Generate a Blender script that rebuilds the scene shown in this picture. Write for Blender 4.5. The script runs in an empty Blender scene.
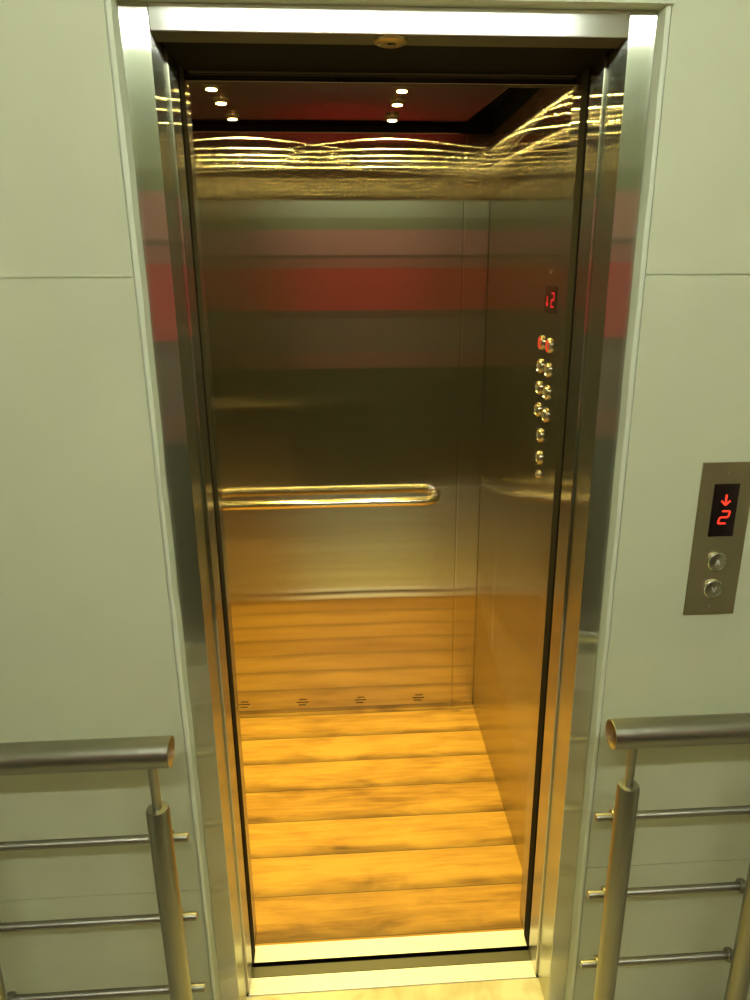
import bpy, bmesh, math, random
from mathutils import Vector, Matrix
random.seed(4)
SC = bpy.context.scene
COL = SC.collection
PI = math.pi

# ------------------------------------------------------------------ materials
def new_mat(name):
    m = bpy.data.materials.new(name); m.use_nodes = True
    nt = m.node_tree
    for n in list(nt.nodes): nt.nodes.remove(n)
    out = nt.nodes.new('ShaderNodeOutputMaterial')
    return m, nt, out

def nd(nt, kind, **kw):
    n = nt.nodes.new(kind)
    for k, v in kw.items():
        if k in n.inputs: n.inputs[k].default_value = v
        else: setattr(n, k, v)
    return n

def simple(name, col, rough=.5, metal=0., spec=.5, bump=0., bscale=200.):
    m, nt, out = new_mat(name)
    b = nd(nt, 'ShaderNodeBsdfPrincipled')
    b.inputs['Base Color'].default_value = (*col, 1)
    b.inputs['Roughness'].default_value = rough
    b.inputs['Metallic'].default_value = metal
    b.inputs['Specular IOR Level'].default_value = spec
    if bump:
        tc = nd(nt, 'ShaderNodeTexCoord'); n = nd(nt, 'ShaderNodeTexNoise', Scale=bscale)
        bp = nd(nt, 'ShaderNodeBump', Strength=bump, Distance=.001)
        nt.links.new(tc.outputs['Object'], n.inputs['Vector'])
        nt.links.new(n.outputs['Fac'], bp.inputs['Height'])
        nt.links.new(bp.outputs['Normal'], b.inputs['Normal'])
    nt.links.new(b.outputs[0], out.inputs[0])
    return m

def emit(name, col, s):
    m, nt, out = new_mat(name)
    e = nd(nt, 'ShaderNodeEmission'); e.inputs[0].default_value = (*col, 1); e.inputs[1].default_value = s
    nt.links.new(e.outputs[0], out.inputs[0])
    return m

def brushed(name, col, core=.08, wide=.5, across=.0012, mixw=.3, diffuse=.004, grain=.05):
    """Hairline stainless steel; the grain runs along V of the UV map. Reflections smear
    across the grain (a tight core lobe plus a long tail) and stay crisp along it."""
    m, nt, out = new_mat(name)
    L = nt.links.new
    uv = nd(nt, 'ShaderNodeUVMap', uv_map='UVMap')
    tan = nd(nt, 'ShaderNodeTangent', direction_type='UV_MAP', uv_map='UVMap')
    mp = nd(nt, 'ShaderNodeMapping'); mp.inputs['Scale'].default_value = (700, 5, 1)
    no = nd(nt, 'ShaderNodeTexNoise', Scale=1.0, Detail=3.0)
    L(uv.outputs[0], mp.inputs[0]); L(mp.outputs[0], no.inputs['Vector'])
    cr = nd(nt, 'ShaderNodeMapRange')
    cr.inputs['To Min'].default_value = 1 - grain; cr.inputs['To Max'].default_value = 1 + grain
    L(no.outputs['Fac'], cr.inputs['Value'])
    mul = nd(nt, 'ShaderNodeVectorMath', operation='SCALE'); mul.inputs[0].default_value = col
    L(cr.outputs[0], mul.inputs['Scale'])
    def lobe(ru):
        base = math.sqrt(ru * across)
        g = nd(nt, 'ShaderNodeBsdfAnisotropic', distribution='GGX')
        g.inputs['Roughness'].default_value = math.sqrt(base)
        g.inputs['Anisotropy'].default_value = -(1 - across / base)
        L(mul.outputs[0], g.inputs['Color']); L(tan.outputs[0], g.inputs['Tangent'])
        return g.outputs[0]
    def mix(a, c, fac):
        x = nt.nodes.new('ShaderNodeMixShader'); x.inputs[0].default_value = fac
        L(a, x.inputs[1]); L(c, x.inputs[2]); return x.outputs[0]
    d = nd(nt, 'ShaderNodeBsdfDiffuse'); L(mul.outputs[0], d.inputs['Color'])
    L(mix(mix(lobe(core), lobe(wide), mixw), d.outputs[0], diffuse), out.inputs[0])
    return m

def paint_wall(name, col):
    m, nt, out = new_mat(name); L = nt.links.new
    tc = nd(nt, 'ShaderNodeTexCoord')
    n1 = nd(nt, 'ShaderNodeTexNoise', Scale=3.0, Detail=4.0)
    n2 = nd(nt, 'ShaderNodeTexNoise', Scale=60.0, Detail=2.0)
    L(tc.outputs['Object'], n1.inputs['Vector']); L(tc.outputs['Object'], n2.inputs['Vector'])
    rp = nd(nt, 'ShaderNodeValToRGB')
    rp.color_ramp.elements[0].position = .3; rp.color_ramp.elements[0].color = (*[c * .93 for c in col], 1)
    rp.color_ramp.elements[1].position = .7; rp.color_ramp.elements[1].color = (*[min(1, c * 1.04) for c in col], 1)
    L(n1.outputs['Fac'], rp.inputs[0])
    b = nd(nt, 'ShaderNodeBsdfPrincipled', Roughness=.45)
    b.inputs['Specular IOR Level'].default_value = .35
    bp = nd(nt, 'ShaderNodeBump', Strength=.12, Distance=.002)
    L(n2.outputs['Fac'], bp.inputs['Height']); L(bp.outputs[0], b.inputs['Normal'])
    L(rp.outputs[0], b.inputs['Base Color']); L(b.outputs[0], out.inputs[0])
    return m

def wood_floor(name):
    """Vinyl boards 0.1425 m wide laid across the cabin, smoky printed edges."""
    m, nt, out = new_mat(name); L = nt.links.new
    tc = nd(nt, 'ShaderNodeTexCoord'); sep = nd(nt, 'ShaderNodeSeparateXYZ'); L(tc.outputs['Object'], sep.inputs[0])
    def M(op, a, b=None, c=None):
        n = nd(nt, 'ShaderNodeMath', operation=op)
        for i, v in enumerate((a, b, c)):
            if v is None: continue
            if isinstance(v, (int, float)): n.inputs[i].default_value = v
            else: L(v, n.inputs[i])
        return n.outputs[0]
    t = M('DIVIDE', M('SUBTRACT', sep.outputs['Y'], -.0075), .1425)
    idx = M('FLOOR', t); fr = M('FRACT', t)
    wn = nd(nt, 'ShaderNodeTexWhiteNoise', noise_dimensions='1D'); L(idx, wn.inputs['W'])
    # grain
    off = M('MULTIPLY', idx, 3.71)
    cv = nd(nt, 'ShaderNodeCombineXYZ'); L(M('MULTIPLY', sep.outputs['X'], 3.5), cv.inputs[0]); L(M('MULTIPLY', sep.outputs['Y'], 42.), cv.inputs[1]); L(off, cv.inputs[2])
    g = nd(nt, 'ShaderNodeTexNoise', Scale=1.0, Detail=6.0, Roughness=.62, Distortion=.9); L(cv.outputs[0], g.inputs['Vector'])
    cv2 = nd(nt, 'ShaderNodeCombineXYZ'); L(M('MULTIPLY', sep.outputs['X'], 5.), cv2.inputs[0]); L(M('MULTIPLY', sep.outputs['Y'], 13.), cv2.inputs[1]); L(off, cv2.inputs[2])
    g2 = nd(nt, 'ShaderNodeTexNoise', Scale=1.0, Detail=3.0, Distortion=.6); L(cv2.outputs[0], g2.inputs['Vector'])
    rp = nd(nt, 'ShaderNodeValToRGB'); e = rp.color_ramp.elements
    e[0].position = .30; e[0].color = (.19, .085, .012, 1)
    e[1].position = .62; e[1].color = (.49, .265, .050, 1)
    x = e.new(.46); x.color = (.37, .185, .030, 1)
    mixv = M('ADD', M('MULTIPLY', g.outputs['Fac'], .55), M('MULTIPLY', g2.outputs['Fac'], .45))
    mixv = M('ADD', mixv, M('MULTIPLY', M('SUBTRACT', wn.outputs['Value'], .5), .10))
    L(mixv, rp.inputs[0])
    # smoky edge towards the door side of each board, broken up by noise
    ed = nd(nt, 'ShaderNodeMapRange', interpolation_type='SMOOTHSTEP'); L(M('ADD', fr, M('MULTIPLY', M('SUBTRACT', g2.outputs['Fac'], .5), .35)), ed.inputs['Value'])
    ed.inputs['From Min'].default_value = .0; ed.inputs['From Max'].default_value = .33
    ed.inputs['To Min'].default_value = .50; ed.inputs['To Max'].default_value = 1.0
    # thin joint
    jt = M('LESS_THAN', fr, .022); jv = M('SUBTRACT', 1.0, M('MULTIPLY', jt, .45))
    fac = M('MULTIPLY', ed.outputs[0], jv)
    # knots
    vo = nd(nt, 'ShaderNodeTexVoronoi', Scale=1.0); cv3 = nd(nt, 'ShaderNodeCombineXYZ')
    L(M('MULTIPLY', sep.outputs['X'], 2.3), cv3.inputs[0]); L(M('MULTIPLY', sep.outputs['Y'], 5.2), cv3.inputs[1]); L(cv3.outputs[0], vo.inputs['Vector'])
    kn = nd(nt, 'ShaderNodeMapRange', interpolation_type='SMOOTHSTEP'); L(vo.outputs['Distance'], kn.inputs['Value'])
    kn.inputs['From Min'].default_value = .01; kn.inputs['From Max'].default_value = .09
    kn.inputs['To Min'].default_value = .55; kn.inputs['To Max'].default_value = 1.
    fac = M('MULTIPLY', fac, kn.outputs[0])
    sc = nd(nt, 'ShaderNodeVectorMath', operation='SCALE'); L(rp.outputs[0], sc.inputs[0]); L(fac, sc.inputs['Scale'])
    b = nd(nt, 'ShaderNodeBsdfPrincipled', Roughness=.5); b.inputs['Specular IOR Level'].default_value = .3
    L(sc.outputs[0], b.inputs['Base Color'])
    bp = nd(nt, 'ShaderNodeBump', Strength=.15, Distance=.001); L(g.outputs['Fac'], bp.inputs['Height']); L(bp.outputs[0], b.inputs['Normal'])
    L(b.outputs[0], out.inputs[0])
    return m

def marble(name):
    m, nt, out = new_mat(name); L = nt.links.new
    tc = nd(nt, 'ShaderNodeTexCoord')
    n = nd(nt, 'ShaderNodeTexNoise', Scale=5.0, Detail=7.0, Distortion=1.6); L(tc.outputs['Object'], n.inputs['Vector'])
    rp = nd(nt, 'ShaderNodeValToRGB'); e = rp.color_ramp.elements
    e[0].position = .35; e[0].color = (.40, .33, .16, 1); e[1].position = .6; e[1].color = (.64, .60, .44, 1)
    L(n.outputs['Fac'], rp.inputs[0])
    b = nd(nt, 'ShaderNodeBsdfPrincipled', Roughness=.28)
    L(rp.outputs[0], b.inputs['Base Color']); L(b.outputs[0], out.inputs[0])
    return m

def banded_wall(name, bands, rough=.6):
    """Unseen wall in horizontal colour bands added for the steel to reflect: (height above floor, colour) from the bottom up."""
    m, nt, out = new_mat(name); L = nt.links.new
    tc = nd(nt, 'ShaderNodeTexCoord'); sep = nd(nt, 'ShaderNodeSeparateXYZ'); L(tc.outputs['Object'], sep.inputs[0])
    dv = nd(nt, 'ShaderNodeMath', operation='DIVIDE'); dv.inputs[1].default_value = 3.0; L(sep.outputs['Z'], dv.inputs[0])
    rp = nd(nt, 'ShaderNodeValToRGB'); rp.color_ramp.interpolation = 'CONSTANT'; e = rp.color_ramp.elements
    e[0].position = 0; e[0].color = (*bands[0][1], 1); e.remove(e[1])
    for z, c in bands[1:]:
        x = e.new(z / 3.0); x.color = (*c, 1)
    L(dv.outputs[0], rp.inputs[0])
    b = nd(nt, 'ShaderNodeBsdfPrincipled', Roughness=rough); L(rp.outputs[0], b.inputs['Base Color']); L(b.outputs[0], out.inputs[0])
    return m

STEEL = (.60, .575, .535)
M_wall = paint_wall('cream_wall_paint', (.60, .63, .44))
M_ceilpaint = simple('white_ceiling_paint', (.62, .62, .52), .8)
M_bevel = paint_wall('plaster_reveal_lit_paint', (.68, .73, .56))  # lighter than the wall: brightness of the lit bead slope is painted in
M_panel = brushed('cabin_steel', STEEL, .09, .5, .0008, mixw=.35)
M_right = brushed('cabin_side_steel', STEEL, .09, .5, mixw=.35)
M_frame = brushed('frame_steel', (.60, .60, .53), .16, .5, .0012, diffuse=.02)
M_jamb = brushed('jamb_steel', STEEL, .09, .5, mixw=.35)
M_header = brushed('header_steel', (.66, .67, .62), .16, .3, .02, diffuse=.06)
M_ceil = brushed('ceiling_steel', (.68, .47, .47), .08, .3, .002, mixw=.2, diffuse=0.)
M_copst = brushed('control_panel_steel', STEEL, .09, .5, mixw=.35)
M_call = brushed('call_panel_steel', (.36, .31, .17), .30, .5, .10, diffuse=.25)
M_tube = simple('satin_steel_tube', (.34, .332, .265), .36, 1.0)
M_tubein = simple('tube_inside_painted_glow', (.55, .40, .20), .45, .8)  # warm light reflected inside the tube end is painted into this colour
M_rail = simple('polished_brass_toned_rail', (.74, .68, .52), .16, 1.0)
M_sill = simple('aluminium_sill', (.88, .88, .90), .45, .3)
M_black = simple('black_painted_steel', (.006, .005, .004), .9, spec=.05)
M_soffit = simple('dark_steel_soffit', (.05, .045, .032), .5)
M_rubber = simple('black_rubber', (.006, .005, .004), .8, spec=.1)
M_dark = simple('dark_shaft', (.02, .018, .014), .9)
M_gap = simple('grey_gap_bar', (.085, .08, .06), .5, .2)
M_floor = wood_floor('wood_vinyl_boards')
M_bar = simple('dull_steel_bar', (.30, .29, .235), .42, 1.0)
M_marble = marble('landing_marble')
M_skirt = simple('slot_dark', (.015, .010, .005), .8)
M_lamp = emit('warm_lamp_lens', (1.0, .76, .19), 560.)
M_tubelight = emit('fluorescent_tube', (.97, 1.0, .93), 92.)
M_white = simple('white_plastic', (.8, .8, .78), .5)
M_red = emit('red_segments', (1.0, .045, .02), 1.7)
M_red2 = emit('dim_red_segments', (1.0, .03, .03), .8)
M_redring = emit('lit_red_ring', (1.0, .06, .02), 1.0)
M_display = simple('black_display_glass', (.012, .006, .006), .12)
M_button = simple('chrome_button', (.78, .76, .66), .14, 1.0)
M_buttoncap = simple('button_cap', (.42, .39, .30), .3, 1.0)
M_mark = simple('pale_button_mark', (.75, .76, .72), .5)
M_brass = simple('brass_disc', (.55, .43, .20), .3, 1.0)
M_landing_back = banded_wall('landing_reflection_bands', [  # bands made up for the steel to reflect, top one darkened against tube glare
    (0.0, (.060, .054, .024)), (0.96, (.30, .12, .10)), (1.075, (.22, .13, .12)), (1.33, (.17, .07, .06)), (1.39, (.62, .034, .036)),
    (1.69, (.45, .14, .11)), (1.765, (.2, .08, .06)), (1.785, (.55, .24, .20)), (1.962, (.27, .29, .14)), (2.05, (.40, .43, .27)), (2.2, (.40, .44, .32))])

# ------------------------------------------------------------------ mesh helpers
class MB:
    def __init__(s): s.bm = bmesh.new()
    def poly(s, pts):
        return s.bm.faces.new([s.bm.verts.new(p) for p in pts])
    def box(s, x0, x1, y0, y1, z0, z1, bev=0.):
        b = bmesh.new()
        v = [b.verts.new((x, y, z)) for z in (z0, z1) for y in (y0, y1) for x in (x0, x1)]
        for f in ((0, 2, 3, 1), (4, 5, 7, 6), (0, 1, 5, 4), (2, 6, 7, 3), (0, 4, 6, 2), (1, 3, 7, 5)):
            b.faces.new([v[i] for i in f])
        if bev: bmesh.ops.bevel(b, geom=b.edges[:], offset=bev, segments=2, profile=.6, affect='EDGES')
        s.merge(b); return s
    def merge(s, b, mat=None):
        me = bpy.data.meshes.new('t'); b.to_mesh(me); b.free()
        if mat is not None: me.transform(mat)
        s.bm.from_mesh(me); bpy.data.meshes.remove(me)
    def lathe(s, prof, origin=(0, 0, 0), axis='Z', n=40, cap=True):
        """prof: list of (radius, height) along the axis."""
        b = bmesh.new(); rings = []
        for r, h in prof:
            if r < 1e-6: rings.append([b.verts.new((0, 0, h))])
            else: rings.append([b.verts.new((r * math.cos(2 * PI * k / n), r * math.sin(2 * PI * k / n), h)) for k in range(n)])
        for A, B in zip(rings, rings[1:]):
            for k in range(n):
                k2 = (k + 1) % n
                if len(A) == 1 and len(B) == 1: continue
                if len(A) == 1: b.faces.new((A[0], B[k2], B[k]))
                elif len(B) == 1: b.faces.new((A[k], A[k2], B[0]))
                else: b.faces.new((A[k], A[k2], B[k2], B[k]))
        R = {'Z': Matrix.Identity(4), '-Z': Matrix.Rotation(PI, 4, 'X'), 'X': Matrix.Rotation(PI / 2, 4, 'Y'), '-X': Matrix.Rotation(-PI / 2, 4, 'Y'),
             '-Y': Matrix.Rotation(PI / 2, 4, 'X'), 'Y': Matrix.Rotation(-PI / 2, 4, 'X')}[axis]
        bmesh.ops.recalc_face_normals(b, faces=b.faces[:])
        s.merge(b, Matrix.Translation(origin) @ R); return s
    def tube(s, pts, r, n=24, cap=True):
        b = bmesh.new(); pts = [Vector(p) for p in pts]; rings = []
        up = None
        for i, p in enumerate(pts):
            d = (pts[min(i + 1, len(pts) - 1)] - pts[max(i - 1, 0)]).normalized()
            if up is None:
                up = Vector((0, 0, 1)) if abs(d.z) < .9 else Vector((1, 0, 0))
            a = d.cross(up).normalized(); c = a.cross(d).normalized(); up = c
            rings.append([b.verts.new(p + a * r * math.cos(2 * PI * k / n) + c * r * math.sin(2 * PI * k / n)) for k in range(n)])
        for A, B in zip(rings, rings[1:]):
            for k in range(n): b.faces.new((A[k], A[(k + 1) % n], B[(k + 1) % n], B[k]))
        if cap: b.faces.new(rings[0]); b.faces.new(rings[-1])
        bmesh.ops.recalc_face_normals(b, faces=b.faces[:])
        s.merge(b); return s
    def build(s, name, mat, parent=None, smooth=False, loc=None, swap=False, auto=None):
        me = bpy.data.meshes.new(name)
        bm = s.bm
        lay = bm.loops.layers.uv.new('UVMap')
        o = Vector(loc) if loc is not None else (parent.location.copy() if parent is not None else Vector((0, 0, 0)))
        bm.normal_update()
        for f in bm.faces:
            n = f.normal; a = max(range(3), key=lambda i: abs(n[i]))
            for l in f.loops:
                c = l.vert.co
                uv = (c.y, c.z) if a == 0 else (c.x, c.z) if a == 1 else (c.x, c.y)
                l[lay].uv = (uv[1], uv[0]) if swap else uv
        bm.transform(Matrix.Translation(-o))
        bm.to_mesh(me); bm.free()
        me.materials.append(mat)
        if smooth:
            me.polygons.foreach_set('use_smooth', [True] * len(me.polygons))
            me.set_sharp_from_angle(angle=math.radians(35))
        ob = bpy.data.objects.new(name, me); COL.objects.link(ob)
        if parent is not None: ob.parent = parent
        else: ob.location = o
        return ob

def thing(name, loc, label, cat, group=None):
    o = bpy.data.objects.new(name, None); o.empty_display_size = .05
    COL.objects.link(o); o.location = loc; tag(o, label, cat, group); return o
def tag(o, label, cat, group=None, kind=None):
    o['label'] = label; o['category'] = cat
    if group: o['group'] = group
    if kind: o['kind'] = kind
    return o
def struct(o, label=None, cat=None):
    o['kind'] = 'structure'
    if label: o['label'] = label
    if cat: o['category'] = cat
    return o

# ------------------------------------------------------------------ dimensions (metres)
WY = -.100      # landing wall face
FY = -.085      # face of the steel door frame
OW = .352       # half width of the clear opening
FXO = .397      # outer edge of frame
HZ = 1.994; HT = 2.030
YB = 1.157      # cabin back wall
XR = .398; XL = -.722
CZ = 2.092      # cabin ceiling
WT = 2.076      # top of cabin wall panels

# ------------------------------------------------------------------ landing shell
b = MB()
ix0, ix1, izt = -FXO - .0145, FXO + .0145, HT + .020      # opening in the plaster
SEAMS = (.430, 1.652)
def wall_strip(x0, x1, z0, z1):
    zs = [z0] + [z for z in SEAMS if z0 < z < z1] + [z1]
    for a, c in zip(zs, zs[1:]):
        g0 = .0012 if a != z0 else 0; g1 = .0012 if c != z1 else 0
        b.box(x0, x1, WY, -.012, a + g0, c - g1, .0)
        if g1: b.box(x0, x1, WY + .003, -.012, c - g1, c + g1)
wall_strip(-1.7, ix0, 0, izt); wall_strip(ix1, 1.7, 0, izt)
b.box(-1.7, 1.7, WY, -.012, izt, 2.8)
struct(b.build('wall_front', M_wall), 'cream painted landing wall around the lift opening', 'wall')
# chamfered plaster reveal between wall face and steel frame, slightly wavy like hand-finished filler
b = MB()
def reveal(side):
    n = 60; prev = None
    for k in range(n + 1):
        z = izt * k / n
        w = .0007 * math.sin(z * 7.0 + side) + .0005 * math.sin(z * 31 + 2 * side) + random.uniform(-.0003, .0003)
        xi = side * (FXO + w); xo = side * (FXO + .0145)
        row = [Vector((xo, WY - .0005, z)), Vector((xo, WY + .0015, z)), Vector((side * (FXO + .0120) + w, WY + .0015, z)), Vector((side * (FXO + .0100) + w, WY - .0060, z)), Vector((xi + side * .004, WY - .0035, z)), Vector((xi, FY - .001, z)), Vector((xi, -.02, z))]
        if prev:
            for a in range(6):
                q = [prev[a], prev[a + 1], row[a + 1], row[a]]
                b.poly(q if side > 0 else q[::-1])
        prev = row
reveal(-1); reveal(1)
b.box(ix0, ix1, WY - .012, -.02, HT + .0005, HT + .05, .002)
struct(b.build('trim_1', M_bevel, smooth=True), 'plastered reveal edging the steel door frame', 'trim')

b = MB(); b.box(-1.7, 1.7, -1.95, -.006, -.10, 0)
struct(b.build('floor_landing', M_marble), 'pale stone landing floor', 'floor')
b = MB(); b.box(-1.7, 1.7, -1.95, -.02, 2.8, 2.86)
struct(b.build('ceiling_landing', M_ceilpaint), 'white landing ceiling', 'ceiling')
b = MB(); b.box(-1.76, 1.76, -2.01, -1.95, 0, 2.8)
struct(b.build('wall_landing', M_landing_back), 'unseen landing wall opposite the lift, red and pink bands added for reflections', 'wall')
b = MB(); b.box(-1.76, -1.70, -1.95, -.012, 0, 2.8)
struct(b.build('wall_landing_left', M_wall), 'cream landing side wall', 'wall')
b = MB(); b.box(1.70, 1.76, -1.95, -.012, 0, 2.8)
struct(b.build('wall_landing_right', M_wall), 'cream landing side wall', 'wall')

# fluorescent light on the wall opposite
t = thing('tube_light', (.05, -1.95, 2.50), 'white fluorescent tube light on the landing wall opposite the lift', 'light')
b = MB(); b.box(-.72, .82, -1.95, -1.90, 2.545, 2.60, .006); b.build('batten', M_white, t)
b = MB(); b.lathe([(.0, -.74), (.019, -.74), (.019, .74), (0, .74)], (.05, -1.885, 2.52), 'X', 24); b.build('tube', M_tubelight, t, smooth=True)

# ------------------------------------------------------------------ shaft void behind the wall
b = MB()
b.box(-.95, -.92, -.012, 1.35, -.3, 2.6); b.box(.72, .75, -.012, 1.35, -.3, 2.6); b.box(-.95, .75, 1.32, 1.35, -.3, 2.6)
b.box(-.95, .75, -.012, 1.35, 2.6, 2.63); b.box(-.95, .75, -.012, 1.35, -.33, -.3)
struct(b.build('wall_shaft', M_dark), 'dark lift shaft around the cabin', 'wall')

# ------------------------------------------------------------------ landing door frame
t = thing('door_frame', (0, FY, 0), 'brushed stainless steel frame around the open lift doorway', 'door frame')
for s in (-1, 1):
    x0, x1 = sorted((s * (OW + .0035), s * FXO))
    b = MB(); b.box(x0, x1, FY, -.003, 0, HT, .0012)
    b.build('jamb', M_frame, t)
b = MB(); b.box(-OW - .0030, OW + .0030, FY + .0005, -.032, HZ, HT, .0012); b.build('header', M_header, t, swap=True)
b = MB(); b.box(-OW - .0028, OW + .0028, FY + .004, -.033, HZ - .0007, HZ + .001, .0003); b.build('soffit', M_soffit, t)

t = thing('ceiling_disc', (-.003, -.057, HZ), 'small round brass-toned disc under the door header', 'sensor')
b = MB(); b.lathe([(.0, .004), (.007, .004), (.008, .006), (.018, .0065), (.025, .004), (.0265, 0), (.0, 0)], (-.003, -.057, HZ), '-Z', 40); b.build('cover', M_brass, t, smooth=True)
b = MB(); b.lathe([(0, .005), (.006, .005), (.006, .001), (0, .001)], (-.003, -.057, HZ), '-Z', 24); b.build('aperture', M_rubber, t, smooth=True)
for s in (-1, 1):
    b = MB(); b.lathe([(0, .0075), (.002, .0072), (.0028, .006), (.0028, .004), (0, .004)], (-.003 + s * .017, -.057, HZ), '-Z', 16)
    b.build('screw', M_button, t, smooth=True)

# dark door-operator header above the opening
t = thing('door_track', (0, .05, HZ), 'black door track header above the sills', 'door track')
b = MB(); b.box(-.3510, .3510, -.031, -.0025, HZ + .001, 2.02); b.box(-.60, .60, -.0005, .132, HZ + .0012, 2.13); b.box(-.3510, .3510, -.0025, -.0005, HZ + .001, 2.02); b.build('cover', M_black, t)
b = MB(); b.box(-.345, .345, .132, .138, HZ - .001, 2.10, .002); b.build('edge_strip', M_soffit, t)
b = MB(); b.box(XL + .01, .3505, .142, .166, 1.981, CZ, .001); struct(b.build('trim_3', M_panel), 'steel transom inside the cabin above the doorway', 'trim')

# ------------------------------------------------------------------ doors (slid open, only their leading edges show)
for s, w1, w2 in ((-1, 'Left', 'left'), (1, 'Right', 'right')):
    w = 'beside the left railing' if s < 0 else 'beside the call panel'
    t = thing('landing_door', (s * .45, .04, 0), 'slid-open steel landing door showing its edge, on the side ' + w.replace('beside ', 'of '), 'door')
    x0, x1 = sorted((s * .3495, s * .56))
    b = MB(); b.box(x0, x1, -.0005, .0665, .002, HZ + .0005, .0022); b.build('door_panel', M_jamb, t)
    t = thing('cabin_door', (s * .45, .095, 0), 'slid-open steel cabin door with black edge seal, on the side ' + w.replace('beside ', 'of '), 'door')
    x0, x1 = sorted((s * .362, s * .56))
    b = MB(); b.box(x0, x1, .0835, .107, .004, HZ, .001); b.build('door_panel', M_jamb, t)
    x0, x1 = sorted((s * .3478, s * .362))
    b = MB(); b.box(x0, x1, .0690, .1125, .004, HZ, .004); b.build('rubber_seal', M_rubber, t)

# ------------------------------------------------------------------ sills
def sill(name, y0, y1, label, ribs):
    t = thing(name, (0, (y0 + y1) / 2, 0), label, 'sill')
    b = MB(); b.box(-OW - .0, OW + .0, y0, y1, -.03, -.001)
    n = ribs; dy = (y1 - y0) / n
    for k in range(n): b.box(-OW, OW, y0 + k * dy + .0006, y0 + (k + 1) * dy - .0006, -.002, .0004)
    b.build('tread', M_sill, t)
    b = MB(); b.box(-OW, OW, y0 - .001, y0, -.04, .0002) if y0 > .05 else b.box(-OW, OW, y1, y1 + .001, -.04, .0002)
    b.build('nosing', M_black, t)
sill('door_sill', -.003, .041, 'ribbed aluminium threshold at the landing edge', 10)
sill('door_sill', .082, .130, 'ribbed aluminium threshold of the cabin, beside the wood-look floor', 11)
t = thing('gap_bar', (0, .06, -.03), 'grey metal bar down in the dark gap between the two sills', 'bar')
b = MB(); b.box(-.36, .36, .0425, .0765, -.04, -.006, .003); b.build('bar', M_gap, t)

# ------------------------------------------------------------------ cabin shell
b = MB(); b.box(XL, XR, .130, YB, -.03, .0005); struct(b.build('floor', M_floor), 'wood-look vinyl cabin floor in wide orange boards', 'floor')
# back wall: wide centre panel and two narrow corner panels
b = MB()
cx = (XL + XR) / 2; pe = .3140; pl = 2 * cx - pe
b.box(XL - .02, XR + .02, YB + .003, YB + .02, 0, WT)
b.box(pl + .0016, pe - .0016, YB, YB + .006, .0, WT, .0024)
b.box(pe + .0004, XR, YB, YB + .006, .0, WT, .0024); b.box(XL, pl - .0004, YB, YB + .006, .0, WT, .0024)
struct(b.build('wall_back', M_panel), 'brushed steel cabin back wall', 'wall')
# right side wall with panel joints
b = MB()
b.box(XR + .003, XR + .02, .17, YB + .02, 0, WT)
js = [.615, .86, YB - .028, YB]
for a, c in zip(js, js[1:]):
    b.box(XR, XR + .004, a + .0008, c - .0008, 0, WT, .0011)
struct(b.build('wall_right', M_right), 'brushed steel cabin side wall carrying the control panel', 'wall')
b = MB(); b.box(XL - .02, XL, .113, YB + .02, 0, WT)
struct(b.build('wall_left', M_right), 'brushed steel cabin side wall behind the open door', 'wall')
# front returns
b = MB()
b.box(OW - .0005, XR + .02, .115, .173, 0, WT, .0015)
b.box(XL - .02, -OW + .0005, .115, .173, 0, WT, .0015)
struct(b.build('wall_return', M_jamb), 'narrow steel front returns of the cabin beside the doorway', 'wall')
# ceiling: polished panel with dark shadow gap round it
b = MB()
top = []
poly = [(XL + .05, .168), (.362, .168), (.340, .62), (.292, YB - .006), (2 * cx - .292, YB - .006), (2 * cx - .340, .62), (2 * cx - .362, .168)][1:]
lo = [Vector((x, y, CZ)) for x, y in poly]; hi = [Vector((x, y, CZ + .012)) for x, y in poly]
b.poly(lo[::-1]) if False else b.poly(lo)
b.poly(hi[::-1])
for i in range(len(lo)):
    j = (i + 1) % len(lo); b.poly([lo[i], hi[i], hi[j], lo[j]])
bmesh.ops.recalc_face_normals(b.bm, faces=b.bm.faces[:])
struct(b.build('ceiling', M_ceil), 'dark polished cabin ceiling panel', 'ceiling')
b = MB()
b.box(XL - .03, XR + .03, .133, YB + .03, 2.14, 2.16)
b.box(XL - .03, XR + .03, YB + .004, YB + .03, WT, 2.14); b.box(XR + .004, XR + .03, .133, YB + .03, WT, 2.14); b.box(XL - .03, XL - .004, .133, YB + .03, WT, 2.14)
struct(b.build('trim_2', M_black), 'black recess above the cabin walls', 'trim')

# ventilation slots at the foot of the back wall
vl = {-.509: 'group of dark vent slots low on the cabin back wall, nearest the black door seal',
      -.281: 'dark vent slots low on the cabin back wall, second of four from the door seal',
      -.053: 'dark vent slots low on the cabin back wall, third of four from the door seal',
      .178: 'dark vent slots low on the cabin back wall, nearest the panel joint'}
for x, lab in vl.items():
    t = thing('ventilation_slots', (x, YB, .045), lab, 'vent', 'vent slots along the foot of the back wall')
    for dz, w, dx in ((.0118, .029, .002), (0, .046, 0), (-.0118, .029, -.002)):
        b = MB(); b.box(x + dx - w / 2, x + dx + w / 2, YB - .0008, YB + .001, .046 + dz - .0019, .046 + dz + .0019, .0006); b.build('slot', M_skirt, t)

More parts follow.
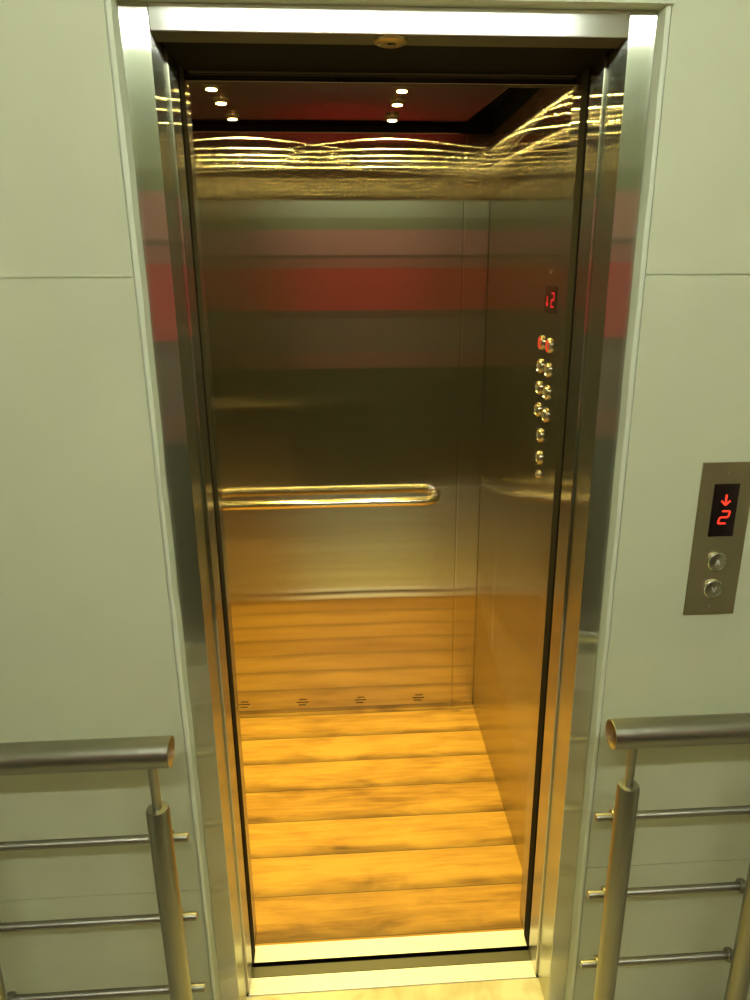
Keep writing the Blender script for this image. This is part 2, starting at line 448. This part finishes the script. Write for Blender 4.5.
# ceiling lamps
LAMP_W = 2.85
rows = [1.011, .812, .663, .532, .369]
rown = ['nearest the back', 'second from back', 'third from back', 'fourth from back', 'at the doorway']
for xi, x in enumerate((.072, -.389)):
    for yi, y in enumerate(rows):
        lab = 'warm spotlight in the ceiling row ' + ('on the control panel side' if xi == 0 else 'away from the control panel') + ', ' + rown[yi]
        t = thing('ceiling_spotlight', (x, y, CZ), lab, 'ceiling light', 'warm spotlights in the cabin ceiling')
        b = MB(); b.lathe([(.0125, .0050), (.0125, .0105), (.0165, .0110), (.0185, .0095), (.0190, .0020), (.0240, .0012), (.0245, 0), (.0125, 0)], (x, y, CZ), '-Z', 36); b.build('housing', M_rail, t, smooth=True)
        b = MB(); b.lathe([(0, .0112), (.006, .0110), (.0100, .0098), (.0122, .0080), (0, .0080)], (x, y, CZ), '-Z', 24); b.build('lens', M_lamp, t, smooth=True)
        ld = bpy.data.lights.new('spotlight_beam', 'AREA'); ld.shape = 'DISK'; ld.size = .026; ld.spread = math.radians(125); ld.energy = LAMP_W; ld.color = (1.0, .81, .17)
        lo_ = bpy.data.objects.new('spotlight_beam', ld); COL.objects.link(lo_); lo_.parent = t; lo_.location = (0, 0, -.0118)

# cabin handrail
ry, rz, rr = YB - .080, .894, .0165
x1 = .246 - rr; x0 = 2 * cx - x1
t = thing('handrail', (cx, ry, rz), 'polished round handrail across the cabin back wall', 'handrail')
R = .048; pts = [(x0, YB - .001, rz), (x0, ry + R, rz)]
for k in range(1, 9): a = PI / 2 * k / 9; pts.append((x0 + R - R * math.cos(a), ry + R - R * math.sin(a), rz))
pts += [(x0 + R, ry, rz), (cx, ry, rz), (x1 - R, ry, rz)]
for k in range(1, 9): a = PI / 2 * k / 9; pts.append((x1 - R + R * math.sin(a), ry + R - R * math.cos(a), rz))
pts += [(x1, ry + R, rz), (x1, YB - .001, rz)]
b = MB(); b.tube(pts, rr, 28); b.build('bar', M_rail, t, smooth=True)
for xx in (x0, x1):
    b = MB(); b.lathe([(0, 0), (.024, 0), (.024, .003), (.019, .005), (0, .005)], (xx, YB, rz), '-Y', 28); b.build('wall_flange', M_rail, t, smooth=True)

# ------------------------------------------------------------------ seven-segment digits
def seg_two(b, o, ux, uz, nrm, w, h, th, d, slant=.12):
    """digit 2 from bars; o centre, ux right, uz up."""
    o, ux, uz, nrm = map(Vector, (o, ux, uz, nrm))
    def bar(p, q):
        p = Vector(p); q = Vector(q); dr = (q - p).normalized(); pr = Vector((-dr.y, dr.x)) * th / 2
        sh = dr * th * .35
        a = [p + sh + pr * .9, p - dr * 0, p + sh - pr * .9, q - sh - pr * .9, q, q - sh + pr * .9]
        P = lambda c, k: o + ux * (c.x + c.y * slant) + uz * c.y + nrm * (d * k)
        lo = [P(c, 0) for c in a]; hi = [P(c, 1) for c in a]
        b.poly(hi[::-1]); b.poly(lo)
        for i in range(6): j = (i + 1) % 6; b.poly([lo[i], lo[j], hi[j], hi[i]][::-1])
    W, H = w / 2, h / 2
    bar((-W, H), (W, H)); bar((W, H), (W, 0)); bar((W, 0), (-W, 0)); bar((-W, 0), (-W, -H)); bar((-W, -H), (W, -H))
def stroke(b, o, ux, uz, nrm, lines, th, d):
    o, ux, uz, nrm = map(Vector, (o, ux, uz, nrm))
    for p, q in lines:
        p = Vector(p); q = Vector(q); dr = (q - p).normalized(); pr = Vector((-dr.y, dr.x)) * th / 2
        P = lambda c, k: o + ux * c.x + uz * c.y + nrm * (d * k)
        a = [p + pr, p - pr, q - pr, q + pr]
        lo = [P(c, 0) for c in a]; hi = [P(c, 1) for c in a]
        b.poly(hi[::-1]); b.poly(lo)
        for i in range(4): j = (i + 1) % 4; b.poly([lo[i], lo[j], hi[j], hi[i]])
def arrow_lines(w, h): return [((0, h / 2), (0, -h / 2)), ((-w / 2, -h / 2 + w * .5), (0, -h / 2)), ((w / 2, -h / 2 + w * .5), (0, -h / 2))]
def fixn(b): bmesh.ops.recalc_face_normals(b.bm, faces=b.bm.faces[:]); return b

# ------------------------------------------------------------------ cabin control panel
PX = XR - .0015
t = thing('control_panel', (XR, .42, 1.3), 'tall brushed steel cabin control panel with two columns of round buttons', 'control panel')
b = MB(); b.box(PX, XR + .004, .1735, .6140, .0, WT, .0008); b.build('faceplate', M_copst, t)
dsp = MB(); dsp.box(PX - .0012, PX, .340, .436, 1.567, 1.627, .0006)
ds = dsp.build('display', M_display, t)
o = (PX - .0014, .392, 1.592); U, V, N = (0, -1, 0), (0, 0, 1), (-1, 0, 0)
b = MB(); seg_two(b, (PX - .0014, .370, 1.597), U, V, N, .020, .030, .0042, .0006, 0.05)
o2 = fixn(b).build('digit', M_red2, t); o2.parent = ds; o2['label'] = 'glowing red digit 2'; o2.location = (0, 0, 0)
b = MB(); stroke(b, (PX - .0014, .414, 1.593), U, V, N, arrow_lines(.015, .022), .0036, .0006)
o2 = fixn(b).build('arrow', M_red2, t); o2.parent = ds; o2['label'] = 'glowing red down arrow'; o2.location = (0, 0, 0)
# round buttons
def cop_button(y, z, lit):
    b = MB(); b.lathe([(.0, 0), (.0175, 0), (.0175, .0045), (.0160, .0062), (.0135, .0062), (.0125, .0045), (0, .0045)], (PX, y, z), '-X', 36)
    r = b.build('button', M_button, t, smooth=True)
    b = MB(); b.lathe([(0, .0060), (.006, .0058), (.0105, .0048), (.0110, .0040), (0, .0040)], (PX, y, z), '-X', 28)
    c = b.build('button_cap', M_buttoncap, t, smooth=True); c.parent = r; c.location = (0, 0, 0)
    if lit:
        b = MB(); b.lathe([(.0112, .0047), (.0112, .0066), (.0134, .0066), (.0134, .0047)], (PX, y, z), '-X', 28)
        c = b.build('light_ring', M_redring, t, smooth=True); c.parent = r; c.location = (0, 0, 0); r['label'] = 'round button ringed in red light'
for k, z in enumerate((1.495, 1.439, 1.386, 1.331)):
    cop_button(.442, z, k == 0); cop_button(.374, z - .001, k == 0)
cop_button(.407, 1.273, False); cop_button(.405, 1.217, False)
b = MB(); b.lathe([(0, 0), (.0105, 0), (.0105, .004), (.008, .0065), (.0035, .007), (.003, .004), (0, .004)], (PX, .404, 1.174), '-X', 28); k_ = b.build('key_switch', M_button, t, smooth=True)
b = MB(); b.lathe([(0, 0), (.0055, 0), (.0045, .002), (0, .0024)], (PX, .405, 1.659), '-X', 20); b.build('indicator', M_button, t, smooth=True)

# ------------------------------------------------------------------ landing call panel
t = thing('call_panel', (.599, WY, 1.176), 'bronze-toned steel call panel with red floor display and two round buttons', 'call panel')
b = MB(); b.box(.550, .648, WY - .004, WY, 1.026, 1.327, .0012); b.build('faceplate', M_call, t)
F = WY - .004
b = MB(); b.box(.5755, .6225, F - .0012, F + .001, 1.186, 1.287, .0005); ds = b.build('display', M_display, t)
U, V, N = (1, 0, 0), (0, 0, 1), (0, -1, 0)
b = MB(); seg_two(b, (.6005, F - .0013, 1.2235), U, V, N, .0155, .0235, .0034, .0006, .22); o2 = fixn(b).build('digit', M_red, t); o2.parent = ds; o2['label'] = 'glowing red digit 2'
b = MB(); stroke(b, (.6000, F - .0013, 1.2570), U, V, N, arrow_lines(.0165, .020), .0032, .0006); o2 = fixn(b).build('arrow', M_red, t); o2.parent = ds; o2['label'] = 'glowing red down arrow'
for z, up in ((1.136, True), (1.081, False)):
    b = MB(); b.lathe([(0, 0), (.0185, 0), (.0185, .0045), (.0170, .006), (.0150, .006), (.0143, .0045), (0, .0045)], (.599, F, z), '-Y', 40); r = b.build('button', M_button, t, smooth=True)
    r['label'] = 'round steel button marked with ' + ('a letter A' if up else 'a letter V')
    b = MB(); b.lathe([(0, .0062), (.009, .0058), (.0133, .0048), (.0135, .004), (0, .004)], (.599, F, z), '-Y', 36); c = b.build('button_cap', M_buttoncap, t, smooth=True); c.parent = r
    b = MB(); ls = [((-.0040, -.0055), (0, .0055)), ((.0040, -.0055), (0, .0055)), ((-.0026, -.0018), (.0026, -.0018))] if up else [((-.0040, .0050), (0, -.0050)), ((.0040, .0050), (0, -.0050))]
    stroke(b, (.599, F - .0060, z), U, V, N, ls, .0019, .0005); c = fixn(b).build('mark', M_mark, t); c.parent = r
for z in (1.3075, 1.044):
    b = MB(); b.lathe([(0, 0), (.0030, 0), (.0030, .0008), (.0012, .0010), (0, .0003)], (.598, F, z), '-Y', 20); b.build('screw', M_buttoncap, t, smooth=True)

t.location.z += .0050; t.location.x += .0010
# ------------------------------------------------------------------ railings
def railing(side, px, label):
    """px: post positions; the first is beside the doorway."""
    y = -.250; t = thing('railing', (px[0], y, 0), label, 'railing')
    xe = -.394 if side < 0 else .369; xf = side * 1.32
    BZ = (.664, .475, .291) if side < 0 else (.660, .471, .287)
    zc, ro, ri = (.884 if side < 0 else .8795), .0264, .0246
    # open-ended handrail tube
    b = MB(); n = 48; L_ = abs(xf - xe)
    b.lathe([(ri, .0), (ro - .0006, 0), (ro, .0008), (ro, L_), (ri, L_)], (xe, y, zc), 'X' if side > 0 else '-X', n); hr = b.build('handrail', M_tube, t, smooth=True)
    b = MB(); b.lathe([(ri, .0005), (ri, L_)], (xe, y, zc), 'X' if side > 0 else '-X', n)
    b.lathe([(0, .09), (ri, .09)], (xe, y, zc), 'X' if side > 0 else '-X', n)
    c = b.build('tube_lining', M_tubein, t, smooth=True); c.parent = hr; c.location = (0, 0, 0); c['label'] = 'inside of the open tube end with painted golden reflection'
    for x in px:
        b = MB(); b.lathe([(0, .0), (.0198, .0), (.0198, .765), (.0178, .7695), (.009, .7705), (0, .7705)], (x, y, 0), 'Z', 40); p = b.build('post', M_tube, t, smooth=True)
        b = MB(); b.lathe([(.0078, .768), (.0078, .858), (0, .858)], (x, y, 0), 'Z', 24); c = b.build('pin', M_tube, t, smooth=True)
        b = MB(); b.lathe([(0, 0), (.042, 0), (.042, .004), (.036, .008), (.0205, .009), (.0205, 0)], (x, y, 0), 'Z', 40); b.build('base_flange', M_tube, t, smooth=True)
        for z in BZ:
            b = MB(); b.lathe([(.0062, 0), (.0062, .040), (0, .040)], (x, y + .004, z), 'Y', 20)
            b.lathe([(.0083, -.006), (.0130, -.006), (.0142, -.004), (.0142, .004), (.0130, .006), (.0083, .006)], (x, BY, z), 'X', 28)
            b.build('bar_holder', M_bar, t, smooth=True)
    for z in BZ:
        xs = xe + side * (.000 if side < 0 else .006)
        b = MB(); L2 = abs(xf - xs)
        b.lathe([(0, .001), (.0055, 0), (.0074, .0008), (.0080, .0025), (.0080, L2), (0, L2)], (xs, BY, z), 'X' if side > 0 else '-X', 24)
        b.build('rail_bar', M_bar, t, smooth=True)
BY = -.206
railing(-1, (-.429, -.774, -1.12), 'stainless steel railing beside the doorway, on the side away from the call panel')
railing(1, (.412, .693, .975, 1.25), 'stainless steel railing standing below the call panel')

# ------------------------------------------------------------------ world, camera
w = bpy.data.worlds.new('World'); SC.world = w; w.use_nodes = True
w.node_tree.nodes['Background'].inputs[0].default_value = (.9, 1, .85, 1)
w.node_tree.nodes['Background'].inputs[1].default_value = .0

C = Vector((-.0852, -1.2931, 1.6555)); yaw, pitch, roll = .0631, .3078, -.0050; fpx = 710.54
cy, sy, cp, sp = math.cos(yaw), math.sin(yaw), math.cos(pitch), math.sin(pitch)
f = Vector((sy * cp, cy * cp, -sp)); r = Vector((cy, -sy, 0)); u = r.cross(f)
cr, sr = math.cos(roll), math.sin(roll)
r2 = cr * r + sr * u; u2 = -sr * r + cr * u
cam = bpy.data.cameras.new('camera'); co = bpy.data.objects.new('camera', cam); COL.objects.link(co)
m = Matrix((r2, u2, -f)).transposed().to_4x4(); m.translation = C; co.matrix_world = m
cam.sensor_fit = 'VERTICAL'; cam.sensor_height = 24; cam.lens = fpx / 1000 * 24; cam.clip_start = .02; cam.shift_x = -.01519
SC.camera = co
SC.view_settings.view_transform = 'Standard'; SC.view_settings.look = 'None'; SC.view_settings.exposure = 0.; SC.view_settings.gamma = 1; SC.view_settings.use_curve_mapping = False
cyc = SC.cycles
cyc.max_bounces = 16; cyc.glossy_bounces = 12; cyc.diffuse_bounces = 5; cyc.sample_clamp_indirect = 12.
